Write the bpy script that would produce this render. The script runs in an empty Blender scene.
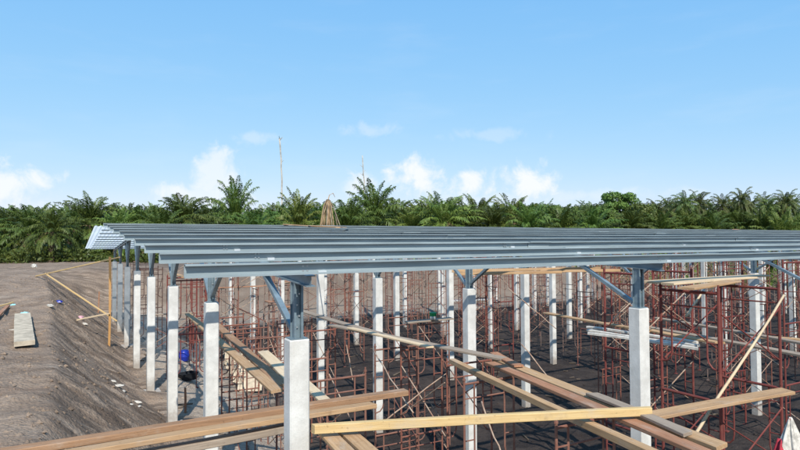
import bpy, math, random
import numpy as np
from mathutils import Vector, Matrix

# ------------------------------------------------------------------ camera, world, sun, exposure
scene = bpy.context.scene
COL = scene.collection
R = random.Random(7)
CAM_Z = 6.10
YAW, PITCH, ROLL = math.radians(29.50), math.radians(1.68), math.radians(-0.28)
FPX = 579.0                                   # focal length in photo pixels (800 wide)
cd = bpy.data.cameras.new('camera'); cam = bpy.data.objects.new('camera', cd); COL.objects.link(cam)
cd.sensor_width = 36.0; cd.lens = 36.0 * FPX / 800.0; cd.clip_start = 0.1; cd.clip_end = 5000
fw = Vector((math.sin(YAW) * math.cos(PITCH), math.cos(YAW) * math.cos(PITCH), math.sin(PITCH)))
rt = Vector((math.cos(YAW), -math.sin(YAW), 0)); up = rt.cross(fw)
c_, s_ = math.cos(ROLL), math.sin(ROLL)
rt2 = rt * c_ + up * s_; up2 = up * c_ - rt * s_
m = Matrix((rt2, up2, -fw)).transposed().to_4x4(); m.translation = Vector((0, 0, CAM_Z))
cam.matrix_world = m
scene.camera = cam

SUN_DIR = Vector((-0.33, -1.0, 0.98)).normalized()          # towards the sun
SUN_EL = math.asin(SUN_DIR.z); SUN_ROT = math.atan2(SUN_DIR.x, SUN_DIR.y)
w = bpy.data.worlds.new('World'); scene.world = w; w.use_nodes = True
nt = w.node_tree; nt.nodes.clear()
class NT:
    """small helper to chain nodes"""
    def __init__(s, t): s.t = t
    def n(s, typ, **kw):
        nd = s.t.nodes.new(typ)
        for k, v in kw.items(): setattr(nd, k, v)
        return nd
    def l(s, a, b): s.t.links.new(a, b)
    def val(s, sock, v):
        if isinstance(v, bpy.types.NodeSocket): s.l(v, sock)
        else: sock.default_value = v
    def math(s, op, a, b=0.0, c=0.0, clamp=False):
        nd = s.n('ShaderNodeMath', operation=op, use_clamp=clamp)
        s.val(nd.inputs[0], a); s.val(nd.inputs[1], b); s.val(nd.inputs[2], c)
        return nd.outputs[0]
    def mix(s, f, a, b, typ='MIX'):
        nd = s.n('ShaderNodeMix', data_type='RGBA', blend_type=typ)
        s.val(nd.inputs[0], f)
        for i, v in ((6, a), (7, b)):
            if isinstance(v, bpy.types.NodeSocket): s.l(v, nd.inputs[i])
            else: nd.inputs[i].default_value = (*v, 1) if len(v) == 3 else v
        return nd.outputs[2]
    def noise(s, vec, scale, detail=4.0, rough=0.55, dist=0.0):
        nd = s.n('ShaderNodeTexNoise'); s.l(vec, nd.inputs['Vector'])
        nd.inputs['Scale'].default_value = scale; nd.inputs['Detail'].default_value = detail
        nd.inputs['Roughness'].default_value = rough; nd.inputs['Distortion'].default_value = dist
        return nd.outputs['Fac']
    def map(s, vec, sc=(1, 1, 1), rot=(0, 0, 0), loc=(0, 0, 0)):
        nd = s.n('ShaderNodeMapping'); s.l(vec, nd.inputs[0])
        nd.inputs['Scale'].default_value = sc; nd.inputs['Rotation'].default_value = rot; nd.inputs['Location'].default_value = loc
        return nd.outputs[0]
    def step(s, v, a, b):
        nd = s.n('ShaderNodeMapRange', interpolation_type='SMOOTHSTEP'); s.val(nd.inputs[0], v)
        nd.inputs[1].default_value = a; nd.inputs[2].default_value = b
        return nd.outputs[0]
N = NT(nt)
sky = N.n('ShaderNodeTexSky', sky_type='NISHITA', sun_disc=False)
sky.sun_elevation = SUN_EL; sky.sun_rotation = SUN_ROT
sky.air_density = 1.0; sky.dust_density = 0.1; sky.ozone_density = 3.0
tc = N.n('ShaderNodeTexCoord'); sep = N.n('ShaderNodeSeparateXYZ'); N.l(tc.outputs['Generated'], sep.inputs[0])
az = N.math('ARCTAN2', sep.outputs[0], sep.outputs[1]); el = N.math('ARCSINE', sep.outputs[2])
nz = N.noise(tc.outputs['Generated'], 26.0, 7.0, 0.6, 0.3)
nz2 = N.noise(N.map(tc.outputs['Generated'], (1, 1, 5)), 5.0, 5.0, 0.55)
cl = None
def sky_dir(px, py):
    return YAW + math.atan((px - 400) / FPX), math.atan((242 - py) / FPX * math.cos(math.atan((px - 400) / FPX)))
for px, py, wx, wy, st in ((416, 178, 46, 32, 1.0), (472, 187, 30, 24, 1.0), (530, 182, 32, 26, 1.0), (362, 180, 22, 18, .75), (216, 172, 28, 38, .72),
                           (174, 190, 22, 13, .8), (12, 182, 42, 26, .95), (250, 137, 30, 9, .3), (374, 131, 36, 11, .3), (205, 195, 60, 12, .6), (480, 200, 110, 12, .35),
                           (490, 135, 60, 10, .22), (600, 196, 90, 9, .3), (-60, 190, 60, 30, .8)):
    a0, e0 = sky_dir(px, py)
    da = N.math('DIVIDE', N.math('SUBTRACT', az, a0), wx * .92 / FPX); de = N.math('DIVIDE', N.math('SUBTRACT', el, e0), wy * .9 / FPX)
    r = N.math('SQRT', N.math('ADD', N.math('MULTIPLY', da, da), N.math('MULTIPLY', de, de)))
    b = N.math('MULTIPLY', N.math('ADD', N.math('SUBTRACT', 1.0, r), N.math('MULTIPLY', N.math('SUBTRACT', nz, 0.5), 2.8)), 1.0)
    b = N.math('MULTIPLY', N.step(b, 0.0, 0.85), st)
    b = N.math('MULTIPLY', b, N.step(r, 1.9, 0.9))
    cl = b if cl is None else N.math('MAXIMUM', cl, b)
wisp = N.math('MULTIPLY', N.step(nz2, 0.5, 0.8), 0.07)
cl = N.math('MAXIMUM', cl, wisp)
hsv = N.n('ShaderNodeHueSaturation'); N.l(sky.outputs[0], hsv.inputs['Color']); hsv.inputs['Saturation'].default_value = 1.0
# tone of the humid tropical air: same curve over the whole sky
sx_ = N.n('ShaderNodeSeparateColor'); N.l(hsv.outputs[0], sx_.inputs[0]); cbx = N.n('ShaderNodeCombineColor')
for i_, (k_, p_) in enumerate(((1.46, .72), (3.05, .37), (6.1, .12))): N.l(N.math('MULTIPLY', N.math('POWER', sx_.outputs[i_], p_), k_), cbx.inputs[i_])
skyc = cbx.outputs[0]
skyc = N.mix(cl, skyc, (7.3, 7.6, 8.0))
bg = N.n('ShaderNodeBackground'); N.l(skyc, bg.inputs[0]); bg.inputs[1].default_value = 0.108
ow = N.n('ShaderNodeOutputWorld'); N.l(bg.outputs[0], ow.inputs[0])
sd = bpy.data.lights.new('sun', 'SUN'); sd.energy = 5.0; sd.angle = math.radians(0.5); sd.color = (1.0, 0.95, 0.86)
sun = bpy.data.objects.new('sun', sd); COL.objects.link(sun)
sun.rotation_euler = SUN_DIR.to_track_quat('Z', 'Y').to_euler()
vs = scene.view_settings; vs.view_transform = 'Standard'; vs.look = 'None'; vs.gamma = 1.0; vs.exposure = 0.27
vs.use_curve_mapping = False
scene.render.engine = 'CYCLES'
scene.cycles.max_bounces = 6; scene.cycles.transparent_max_bounces = 8

# ------------------------------------------------------------------ helpers
def ray(px, py):
    return (rt2 * ((px - 400) / FPX) + up2 * (-(py - 225) / FPX) + fw)
def at(px, py, z):                       # point of the photograph on the level plane z
    d = ray(px, py); t = (z - CAM_Z) / d.z
    return Vector((0, 0, CAM_Z)) + d * t
def at_d(px, dist, z=0.0):               # point below photograph column px, at forward distance dist
    lat = (px - 400) / FPX * dist
    return Vector((lat * math.cos(YAW) + dist * math.sin(YAW), dist * math.cos(YAW) - lat * math.sin(YAW), z))
def project(p):
    v = Vector(p) - Vector((0, 0, CAM_Z)); d = v.dot(fw)
    return (400 + FPX * v.dot(rt2) / d, 225 - FPX * v.dot(up2) / d, d)

class MB:
    def __init__(s): s.v = []; s.f = []
    def quadstrip(s, rings, close=True, caps=True):
        n = len(rings[0]); b = len(s.v)
        for r in rings: s.v += [tuple(p) for p in r]
        for i in range(len(rings) - 1):
            for j in range(n if close else n - 1):
                k = (j + 1) % n
                s.f.append((b + i * n + j, b + i * n + k, b + (i + 1) * n + k, b + (i + 1) * n + j))
        if caps and close:
            s.f.append(tuple(b + j for j in reversed(range(n)))); s.f.append(tuple(b + (len(rings) - 1) * n + j for j in range(n)))
    def tube(s, pts, r, seg=6, caps=True):
        pts = [Vector(p) for p in pts]; rings = []
        rr = r if isinstance(r, (list, tuple)) else [r] * len(pts)
        d0 = (pts[1] - pts[0]).normalized()
        ref = Vector((0, 0, 1)) if abs(d0.z) < .9 else Vector((1, 0, 0))
        for i, p in enumerate(pts):
            d = (pts[min(i + 1, len(pts) - 1)] - pts[max(i - 1, 0)]).normalized()
            u = ref.cross(d).normalized(); q = d.cross(u)
            rings.append([p + (u * math.cos(2 * math.pi * k / seg) + q * math.sin(2 * math.pi * k / seg)) * rr[i] for k in range(seg)])
        s.quadstrip(rings, True, caps)
    def box(s, lo, hi):
        x0, y0, z0 = lo; x1, y1, z1 = hi
        s.quadstrip([[(x0, y0, z0), (x1, y0, z0), (x1, y1, z0), (x0, y1, z0)], [(x0, y0, z1), (x1, y0, z1), (x1, y1, z1), (x0, y1, z1)]])
    def bar(s, a, b, wd, th, upv=(0, 0, 1)):
        a, b = Vector(a), Vector(b); d = (b - a).normalized(); u = Vector(upv).cross(d)
        u = u.normalized() if u.length > 1e-4 else Vector((1, 0, 0)); q = d.cross(u)
        rings = [[p + u * (sx * wd / 2) + q * (sy * th / 2) for sx, sy in ((-1, -1), (1, -1), (1, 1), (-1, 1))] for p in (a, b)]
        s.quadstrip(rings)
    def mesh(s, name, mat=None, smooth=False):
        me = bpy.data.meshes.new(name); me.from_pydata(s.v, [], s.f); me.update()
        if mat: me.materials.append(mat)
        if smooth: me.polygons.foreach_set('use_smooth', [True] * len(me.polygons))
        return me
    def build(s, name, mat, parent=None, smooth=False):
        return link(name, s.mesh(name, mat, smooth), parent)
def link(name, me, parent=None, loc=None, rz=0.0, mtx=None):
    o = bpy.data.objects.new(name, me); COL.objects.link(o)
    if loc is not None: o.location = loc
    if rz: o.rotation_euler = (0, 0, rz)
    if mtx is not None: o.matrix_basis = mtx
    if parent: o.parent = parent
    return o
def tag(o, label, cat, group=None, kind=None):
    o['label'] = label; o['category'] = cat
    if group: o['group'] = group
    o['kind'] = kind or 'thing'
    return o
def empty(name, loc=(0, 0, 0), rz=0.0):
    o = bpy.data.objects.new(name, None); COL.objects.link(o); o.location = loc; o.rotation_euler = (0, 0, rz); o.empty_display_size = .2
    return o
ORD = ['', 'first', 'second', 'third', 'fourth', 'fifth', 'sixth', 'seventh', 'eighth', 'ninth', 'tenth', 'eleventh', 'twelfth', 'thirteenth', 'fourteenth',
       'fifteenth', 'sixteenth', 'seventeenth', 'eighteenth', 'nineteenth', 'twentieth']
def ordn(i):
    if i <= 20: return ORD[i]
    return {2: 'twenty', 3: 'thirty', 4: 'forty', 5: 'fifty'}[i // 10] + '-' + ORD[i % 10] if i % 10 else {2: 'twentieth', 3: 'thirtieth', 4: 'fortieth', 5: 'fiftieth'}[i // 10]

# ------------------------------------------------------------------ materials
def mat(name, rough=.6, metal=0.0, spec=.4):
    mt = bpy.data.materials.new(name); mt.use_nodes = True
    n = NT(mt.node_tree); b = mt.node_tree.nodes['Principled BSDF']
    b.inputs['Roughness'].default_value = rough; b.inputs['Metallic'].default_value = metal
    b.inputs['Specular IOR Level'].default_value = spec
    n.b = b; n.tc = n.n('ShaderNodeTexCoord'); n.obj = n.tc.outputs['Object']
    n.geo = n.n('ShaderNodeNewGeometry'); n.pos = n.geo.outputs['Position']
    n.rnd = n.n('ShaderNodeObjectInfo').outputs['Random']
    return mt, n
def bump(n, h, strength=.4, dist=.02):
    bp = n.n('ShaderNodeBump'); bp.inputs['Strength'].default_value = strength; bp.inputs['Distance'].default_value = dist
    n.l(h, bp.inputs['Height']); n.l(bp.outputs[0], n.b.inputs['Normal'])
def bc(n, c): n.l(c, n.b.inputs['Base Color'])

M = {}
def make_concrete():
    mt, n = mat('concrete', .85, 0, .25)
    a = n.noise(n.pos, 2.6, 6, .65); b = n.noise(n.pos, 38, 4, .7); c = n.noise(n.map(n.pos, (9, 9, .9)), 1.0, 5, .6)
    col = n.mix(n.step(a, .35, .7), (.47, .46, .435), (.64, .63, .60))
    col = n.mix(n.math('MULTIPLY', n.step(c, .52, .75), .45), col, (.46, .44, .40))
    col = n.mix(n.math('MULTIPLY', n.step(b, .56, .74), .5), col, (.42, .41, .39))
    so = n.n('ShaderNodeSeparateXYZ'); n.l(n.obj, so.inputs[0])
    mud = n.math('MULTIPLY', n.step(n.math('ADD', so.outputs[2], n.math('MULTIPLY', n.math('SUBTRACT', n.noise(n.pos, 6, 5, .7), .5), 1.1)), .75, .0), .75)
    col = n.mix(mud, col, (.20, .155, .12))
    hole = n.noise(n.pos, 85, 2, .5); col = n.mix(n.math('MULTIPLY', n.step(hole, .66, .72), .6), col, (.25, .24, .22))
    col = n.mix(n.math('MULTIPLY', n.rnd, .18), col, (.55, .53, .49))
    bc(n, col); bump(n, b, .35, .012); M['concrete'] = mt
def make_steel(key, base, metal, rough, dark):
    mt, n = mat(key, rough, metal, .5)
    a = n.noise(n.map(n.pos, (.5, 2, 6)), 2.2, 5, .6); b = n.noise(n.pos, 24, 3, .6)
    col = n.mix(n.step(a, .3, .75), base, tuple(v * .66 for v in base))
    col = n.mix(n.math('MULTIPLY', n.step(b, .6, .78), .35), col, dark)
    c2 = n.noise(n.map(n.pos, (.18, 1, 3)), 1.3, 4, .6); col = n.mix(n.math('MULTIPLY', n.step(c2, .5, .66), .4), col, tuple(min(1, v * 1.3) for v in base))
    col = n.mix(n.math('MULTIPLY', n.rnd, .32), col, dark)
    bc(n, col); n.l(n.math('MULTIPLY_ADD', a, .25, rough - .12), n.b.inputs['Roughness']); M[key] = mt
def make_rust(key, c1, c2, c3):
    mt, n = mat(key, .72, .1, .35)
    a = n.noise(n.pos, 5.5, 5, .65); b = n.noise(n.pos, 45, 3, .6)
    col = n.mix(n.step(a, .38, .66), c1, c2)
    col = n.mix(n.math('MULTIPLY', n.step(b, .52, .72), .7), col, c3)
    col = n.mix(n.math('MULTIPLY', n.rnd, .35), col, c3)
    bc(n, col); M[key] = mt
def make_wood(key, c1, c2, c3):
    mt, n = mat(key, .8, 0, .12)
    off = n.n('ShaderNodeVectorMath', operation='ADD'); n.l(n.obj, off.inputs[0])
    cb = n.n('ShaderNodeCombineXYZ'); r7 = n.math('MULTIPLY', n.rnd, 37.0)
    for i in range(3): n.l(r7, cb.inputs[i])
    n.l(cb.outputs[0], off.inputs[1]); v = off.outputs[0]
    g = n.noise(n.map(v, (1.1, 26, 26)), 1.6, 6, .65, .6); h = n.noise(n.map(v, (.6, 3, 3)), 1.3, 4, .6); k = n.noise(v, 5, 4, .6)
    col = n.mix(n.step(g, .3, .72), c1, c2)
    col = n.mix(n.math('MULTIPLY', n.step(h, .45, .75), .55), col, c3)
    col = n.mix(n.math('MULTIPLY', n.step(k, .58, .75), .45), col, tuple(x * .55 for x in c3))
    du = n.noise(n.map(v, (.9, 2.5, 2.5)), 2.2, 6, .7); col = n.mix(n.math('MULTIPLY', n.step(du, .5, .72), .42), col, (.42, .375, .32))
    sp_ = n.noise(v, 22, 3, .6); col = n.mix(n.math('MULTIPLY', n.step(sp_, .62, .74), .5), col, tuple(x * .4 for x in c3))
    col = n.mix(n.math('MULTIPLY', n.rnd, .3), col, c3)
    bc(n, col); bump(n, g, .5, .010); M[key] = mt
def make_plain(key, c, rough=.6, metal=0.0, var=.25, scale=8.0):
    mt, n = mat(key, rough, metal, .4 if rough < .7 else .12)
    a = n.noise(n.pos, scale, 5, .6)
    bc(n, n.mix(n.step(a, .35, .7), c, tuple(v * (1 - var) for v in c))); M[key] = mt
def make_leaf(key, c1, c2, trans=.22):
    mt, n = mat(key, .5, 0, .35)
    a = n.noise(n.pos, .9, 3, .6); b = n.noise(n.pos, 9, 2, .5)
    col = n.mix(n.step(a, .35, .68), c1, c2); col = n.mix(n.math('MULTIPLY', n.step(b, .45, .75), .4), col, tuple(v * 1.5 for v in c2))
    hs = n.n('ShaderNodeHueSaturation'); n.l(col, hs.inputs['Color']); n.l(n.math('MULTIPLY_ADD', n.rnd, .6, .72), hs.inputs['Value'])
    n.l(n.math('MULTIPLY_ADD', n.rnd, .045, .475), hs.inputs['Hue'])
    bc(n, hs.outputs[0])
    t = n.n('ShaderNodeBsdfTranslucent'); n.l(hs.outputs[0], t.inputs[0]); mx = n.n('ShaderNodeMixShader'); mx.inputs[0].default_value = trans
    out = mt.node_tree.nodes['Material Output']; n.l(n.b.outputs[0], mx.inputs[1]); n.l(t.outputs[0], mx.inputs[2]); n.l(mx.outputs[0], out.inputs[0])
    M[key] = mt
make_concrete()
make_steel('galv', (.36, .43, .455), .3, .36, (.20, .245, .265))
make_steel('galv_lap', (.40, .47, .49), .3, .4, (.28, .33, .35))
make_steel('frame_steel', (.20, .265, .30), .25, .42, (.11, .15, .18))
make_steel('pale_metal', (.66, .70, .72), .35, .4, (.45, .48, .5))
make_rust('rust', (.20, .070, .048), (.26, .108, .072), (.085, .05, .042))
make_rust('rust_pale', (.24, .115, .082), (.19, .08, .056), (.10, .06, .048))
make_rust('rust_grey', (.20, .13, .105), (.17, .10, .08), (.26, .22, .19))
make_rust('maroon', (.165, .034, .029), (.20, .055, .042), (.10, .038, .031))
make_rust('rod', (.42, .33, .25), (.30, .17, .11), (.22, .13, .09))
make_wood('pine', (.60, .44, .22), (.47, .32, .14), (.42, .29, .15))
make_wood('wood_orange', (.50, .285, .11), (.40, .21, .075), (.33, .18, .08))
make_wood('wood_tan', (.50, .33, .185), (.34, .205, .105), (.26, .165, .10))
make_wood('wood_brown', (.36, .21, .12), (.24, .135, .075), (.18, .11, .07))
make_wood('wood_red', (.40, .21, .125), (.27, .125, .07), (.20, .115, .075))
make_wood('wood_grey', (.33, .265, .205), (.25, .195, .15), (.20, .16, .125))
make_wood('wood_pale', (.62, .49, .33), (.52, .39, .25), (.40, .30, .20))
make_plain('blue_plastic', (.012, .03, .30), .35, var=.3)
make_plain('black_rubber', (.02, .022, .026), .7)
make_plain('green_paint', (.02, .36, .13), .5)
make_plain('white_paint', (.62, .575, .51), .6, var=.35)
make_plain('sack_white', (.56, .52, .46), .8, var=.5, scale=14)
make_plain('slab_concrete', (.50, .425, .325), .9, var=.4, scale=5)
make_plain('sack_red', (.40, .045, .06), .85, var=.4, scale=20)
make_plain('cyan_plastic', (.33, .66, .74), .5)
make_plain('pink_plastic', (.72, .38, .42), .6)
make_plain('bolt_steel', (.5, .52, .53), .4, .7)
make_plain('litter', (.52, .49, .44), .8, var=.3)
make_plain('debris', (.15, .115, .085), .9, var=.5, scale=2)
make_plain('cable', (.015, .015, .017), .5)
make_plain('bark', (.11, .082, .06), .9, var=.45, scale=3)
make_plain('bark_pale', (.27, .23, .18), .9, var=.4, scale=3)
make_plain('dead_white', (.50, .46, .40), .85, var=.45, scale=1.2)
make_plain('dry_frond', (.42, .29, .17), .85, var=.55, scale=2)
make_plain('dry_frond_grey', (.36, .29, .22), .85, var=.5, scale=2)
make_leaf('palm_leaf', (.050, .092, .017), (.115, .16, .030), .25)
make_leaf('palm_leaf_light', (.085, .135, .026), (.165, .20, .040), .25)
make_leaf('coco_leaf', (.05, .082, .018), (.115, .135, .032), .22)
make_leaf('broad_leaf', (.075, .125, .026), (.14, .19, .042), .3)
def make_sheet():
    mt, n = mat('roof_sheet', .45, 0, .4)
    a = n.noise(n.pos, 3, 3, .6)
    bc(n, n.mix(a, (.80, .83, .85), (.72, .77, .80)))
    t = n.n('ShaderNodeBsdfTranslucent'); t.inputs[0].default_value = (.92, .96, .98, 1)
    p = n.n('ShaderNodeBsdfTransparent'); p.inputs[0].default_value = (.9, .95, 1, 1)
    mx = n.n('ShaderNodeMixShader'); mx.inputs[0].default_value = .72; n.l(n.b.outputs[0], mx.inputs[1]); n.l(t.outputs[0], mx.inputs[2])
    m2 = n.n('ShaderNodeMixShader'); m2.inputs[0].default_value = .30; n.l(mx.outputs[0], m2.inputs[1]); n.l(p.outputs[0], m2.inputs[2])
    n.l(m2.outputs[0], mt.node_tree.nodes['Material Output'].inputs[0]); M['roof_sheet'] = mt
make_sheet()
def make_ground():
    mt, n = mat('soil', .95, 0, .15)
    sp = n.n('ShaderNodeSeparateXYZ'); n.l(n.pos, sp.inputs[0]); X, Y, Z = sp.outputs
    big = n.noise(n.pos, .22, 5, .6); med = n.noise(n.pos, 1.3, 6, .65); fine = n.noise(n.pos, 9, 5, .7); grit = n.noise(n.pos, 40, 3, .7)
    # streaks running down the cut bank, at a slant
    st = n.noise(n.map(n.pos, (.45, 1.9, .45), (0, 0, math.radians(38))), 1.0, 4, .6, .2)
    st2 = n.noise(n.map(n.pos, (.8, 4.2, .8), (0, 0, math.radians(36))), 1.0, 3, .5)
    vo = n.n('ShaderNodeTexVoronoi', feature='F1'); n.l(n.pos, vo.inputs['Vector']); vo.inputs['Scale'].default_value = 7.0; cell = vo.outputs['Distance']
    vo2 = n.n('ShaderNodeTexVoronoi', feature='F1'); n.l(n.pos, vo2.inputs['Vector']); vo2.inputs['Scale'].default_value = 19.0; cell2 = vo2.outputs['Distance']
    bank = n.mix(n.step(med, .3, .7), (.37, .29, .225), (.23, .175, .135))
    bank = n.mix(n.math('MULTIPLY', n.step(big, .45, .7), .5), bank, (.43, .345, .275))
    bank = n.mix(n.math('MULTIPLY', n.step(fine, .5, .72), .55), bank, (.13, .097, .074))
    bank = n.mix(n.math('MULTIPLY', n.step(n.noise(n.pos, .55, 4, .6), .60, .76), .6), bank, (.45, .30, .205))
    bank = n.mix(n.math('MULTIPLY', n.step(n.noise(n.map(n.pos, (1, 1, 1), (0, 0, 0), (31, 7, 0)), .8, 5, .6), .58, .72), .55), bank, (.47, .425, .375))
    bank = n.mix(n.math('MULTIPLY', n.step(n.noise(n.map(n.pos, (.8, 1.2, 1), (0, 0, math.radians(20))), 1.6, 5, .6, .3), .5, .66), .6), bank, (.14, .105, .08))
    bank = n.mix(n.math('MULTIPLY', n.step(grit, .5, .7), .4), bank, (.46, .375, .30))
    onslope = n.math('MULTIPLY', n.step(n.math('SUBTRACT', Z, n.math('MULTIPLY', n.math('MINIMUM', n.math('MAXIMUM', n.math('SUBTRACT', Y, 12.0), 0.0), 30.0), .028)), 3.5, 3.1), n.step(X, 6.0, 3.0))
    slope = n.mix(n.step(st, .34, .66), (.115, .085, .064), (.35, .27, .205))
    slope = n.mix(n.math('MULTIPLY', n.step(st2, .53, .66), .65), slope, (.47, .38, .30))
    slope = n.mix(n.math('MULTIPLY', n.step(st2, .46, .36), .6), slope, (.13, .098, .076))
    slope = n.mix(n.math('MULTIPLY', n.step(fine, .5, .72), .45), slope, (.15, .115, .09))
    col = n.mix(n.math('MULTIPLY', onslope, .85), bank, slope)
    col = n.mix(n.math('MULTIPLY', n.step(cell2, .45, .62), .3), col, (.14, .108, .085))
    col = n.mix(1.0, col, (.86, .82, .785), 'MULTIPLY')
    peat = n.mix(n.step(med, .35, .7), (.026, .020, .018), (.052, .040, .034))
    peat = n.mix(n.math('MULTIPLY', n.step(fine, .55, .78), .6), peat, (.092, .070, .056))
    peat = n.mix(n.math('MULTIPLY', n.step(big, .55, .72), .35), peat, (.085, .066, .053))
    edge = n.math('ADD', X, n.math('MULTIPLY', n.math('SUBTRACT', big, .5), 5.0))
    edge = n.math('ADD', edge, n.math('MULTIPLY', n.math('SUBTRACT', med, .5), 2.0))
    inpit = n.math('MULTIPLY', n.step(edge, 5.2, 7.2), n.step(n.math('ADD', Y, n.math('MULTIPLY', big, 8.0)), 50.0, 46.0))
    inpit = n.math('MULTIPLY', inpit, n.step(Z, 1.0, .55))
    sandy = n.mix(n.step(fine, .4, .7), (.42, .35, .28), (.25, .20, .16))
    low = n.math('MULTIPLY', n.step(X, 2.2, 3.6), n.step(Z, 1.6, .9))
    col = n.mix(n.math('MULTIPLY', low, .8), col, sandy)
    col = n.mix(n.math('MULTIPLY', n.math('MULTIPLY', n.step(Y, 43.0, 47.0), n.step(X, 2.0, 9.0)), n.math('MULTIPLY_ADD', med, .5, .5)), col, (.125, .098, .08))
    col = n.mix(inpit, col, peat)
    far = n.step(n.math('SQRT', n.math('ADD', n.math('MULTIPLY', X, X), n.math('MULTIPLY', Y, Y))), 82.0, 95.0)
    col = n.mix(n.math('MULTIPLY', far, .9), col, (.05, .07, .025))
    bc(n, col)
    h = n.math('ADD', n.math('MULTIPLY', fine, .6), n.math('ADD', n.math('MULTIPLY', grit, .25), n.math('MULTIPLY', n.math('MULTIPLY', st, onslope), .5)))
    h = n.math('SUBTRACT', h, n.math('ADD', n.math('MULTIPLY', cell, .45), n.math('MULTIPLY', cell2, .3)))
    bump(n, h, .8, .07); M['soil'] = mt
make_ground()

# ------------------------------------------------------------------ terrain (one sheet)
def vnoise(x, y, seed):
    def hsh(i, j):
        h = np.sin(i * 127.1 + j * 311.7 + seed * 74.7) * 43758.5453
        return h - np.floor(h)
    i = np.floor(x); j = np.floor(y); fx = x - i; fy = y - j
    fx = fx * fx * (3 - 2 * fx); fy = fy * fy * (3 - 2 * fy)
    a = hsh(i, j); b = hsh(i + 1, j); c = hsh(i, j + 1); d = hsh(i + 1, j + 1)
    return (a + (b - a) * fx) * (1 - fy) + (c + (d - c) * fx) * fy - .5
def fbm(x, y, seed, oct=4):
    t = 0; a = 1.0
    for k in range(oct): t = t + a * vnoise(x, y, seed + k * 3.1); x = x * 2.07 + 5; y = y * 2.03 + 9; a *= .5
    return t
def sst(v, a, b):
    t = np.clip((v - a) / (b - a), 0, 1); return t * t * (3 - 2 * t)
BANK_Z = 3.42
def height(X, Y):
    X = np.asarray(X, float); Y = np.asarray(Y, float)
    cx = -.25 - .045 * np.clip(Y - 12, 0, 60) + .35 * fbm(X * 0 + 1.0, Y * .16, 3)           # crest line of the cut bank
    toe = 2.15 + .35 * fbm(X * 0 + 4, Y * .3, 8)
    t = np.clip((X - cx) / (toe - cx), 0, 1)
    bz = BANK_Z + .028 * np.clip(Y - 12, 0, 30)
    prof = bz + .015 * np.clip(-(X - cx), 0, 8) - (bz - 1.12) * (t ** .92 * .85 + .15 * t * t * (3 - 2 * t))
    low = 1.12 * (1 - sst(X, toe, 6.6)) ** 1.0
    z = np.where(X < toe, prof, low)
    s = sst(X, cx - .3, cx + .6) * (1 - sst(X, toe - .2, toe + .8))                     # slanting ruts on the slope
    u = (X * .70 + Y * .72)
    z = z + s * (.30 * vnoise(u * 1.1, X * .10, 21) - .24 * np.abs(vnoise(u * 2.4, X * .2, 22)) + .07 * vnoise(u * 6.8, X * .5, 23) + .06 * fbm(X * 2.6, Y * 2.6, 24, 3))
    pit = sst(X, toe, toe + 2)
    back = sst(Y + 1.5 * fbm(X * .2, Y * 0 + 2, 41), 46.0, 53.0)
    z = z * (1 - back) + back * (BANK_Z + .6 + .35 * fbm(X * .08, Y * .08, 15))
    front = (1 - sst(Y, -9.0, -5.0)) * pit
    z = z * (1 - front) + front * BANK_Z
    z = z + .22 * fbm(X * .3, Y * .3, 31) + .10 * fbm(X * 1.2, Y * 1.2, 32, 3)
    z = z + .06 * fbm(X * 3.3, Y * 3.3, 33, 3) * (.6 + fbm(X * .5, Y * .5, 36, 2))
    return z
def hz(x, y): return float(height(x, y))
def make_terrain():
    xs = np.r_[np.geomspace(-900, -30, 18), np.arange(-28, -6, 1.0), np.arange(-6, 8, .11), np.arange(8, 30, .4), np.arange(30, 100, 1.5), np.geomspace(102, 1200, 18)]
    ys = np.r_[np.geomspace(-300, -14, 8), np.arange(-12, 3, .7), np.arange(3, 34, .14), np.arange(34, 60, .4), np.arange(60, 100, 1.5), np.geomspace(102, 1400, 18)]
    gx, gy = np.meshgrid(xs, ys); gz = height(gx, gy)
    nx, ny = len(xs), len(ys)
    v = np.stack([gx, gy, gz], -1).reshape(-1, 3)
    ii, jj = np.meshgrid(np.arange(nx - 1), np.arange(ny - 1)); a = (jj * nx + ii).ravel()
    f = np.stack([a, a + 1, a + 1 + nx, a + nx], -1)
    me = bpy.data.meshes.new('ground'); me.from_pydata(v.tolist(), [], f.tolist()); me.update()
    me.polygons.foreach_set('use_smooth', [True] * len(me.polygons)); me.materials.append(M['soil'])
    o = link('ground', me); o['kind'] = 'structure'
make_terrain()

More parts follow.
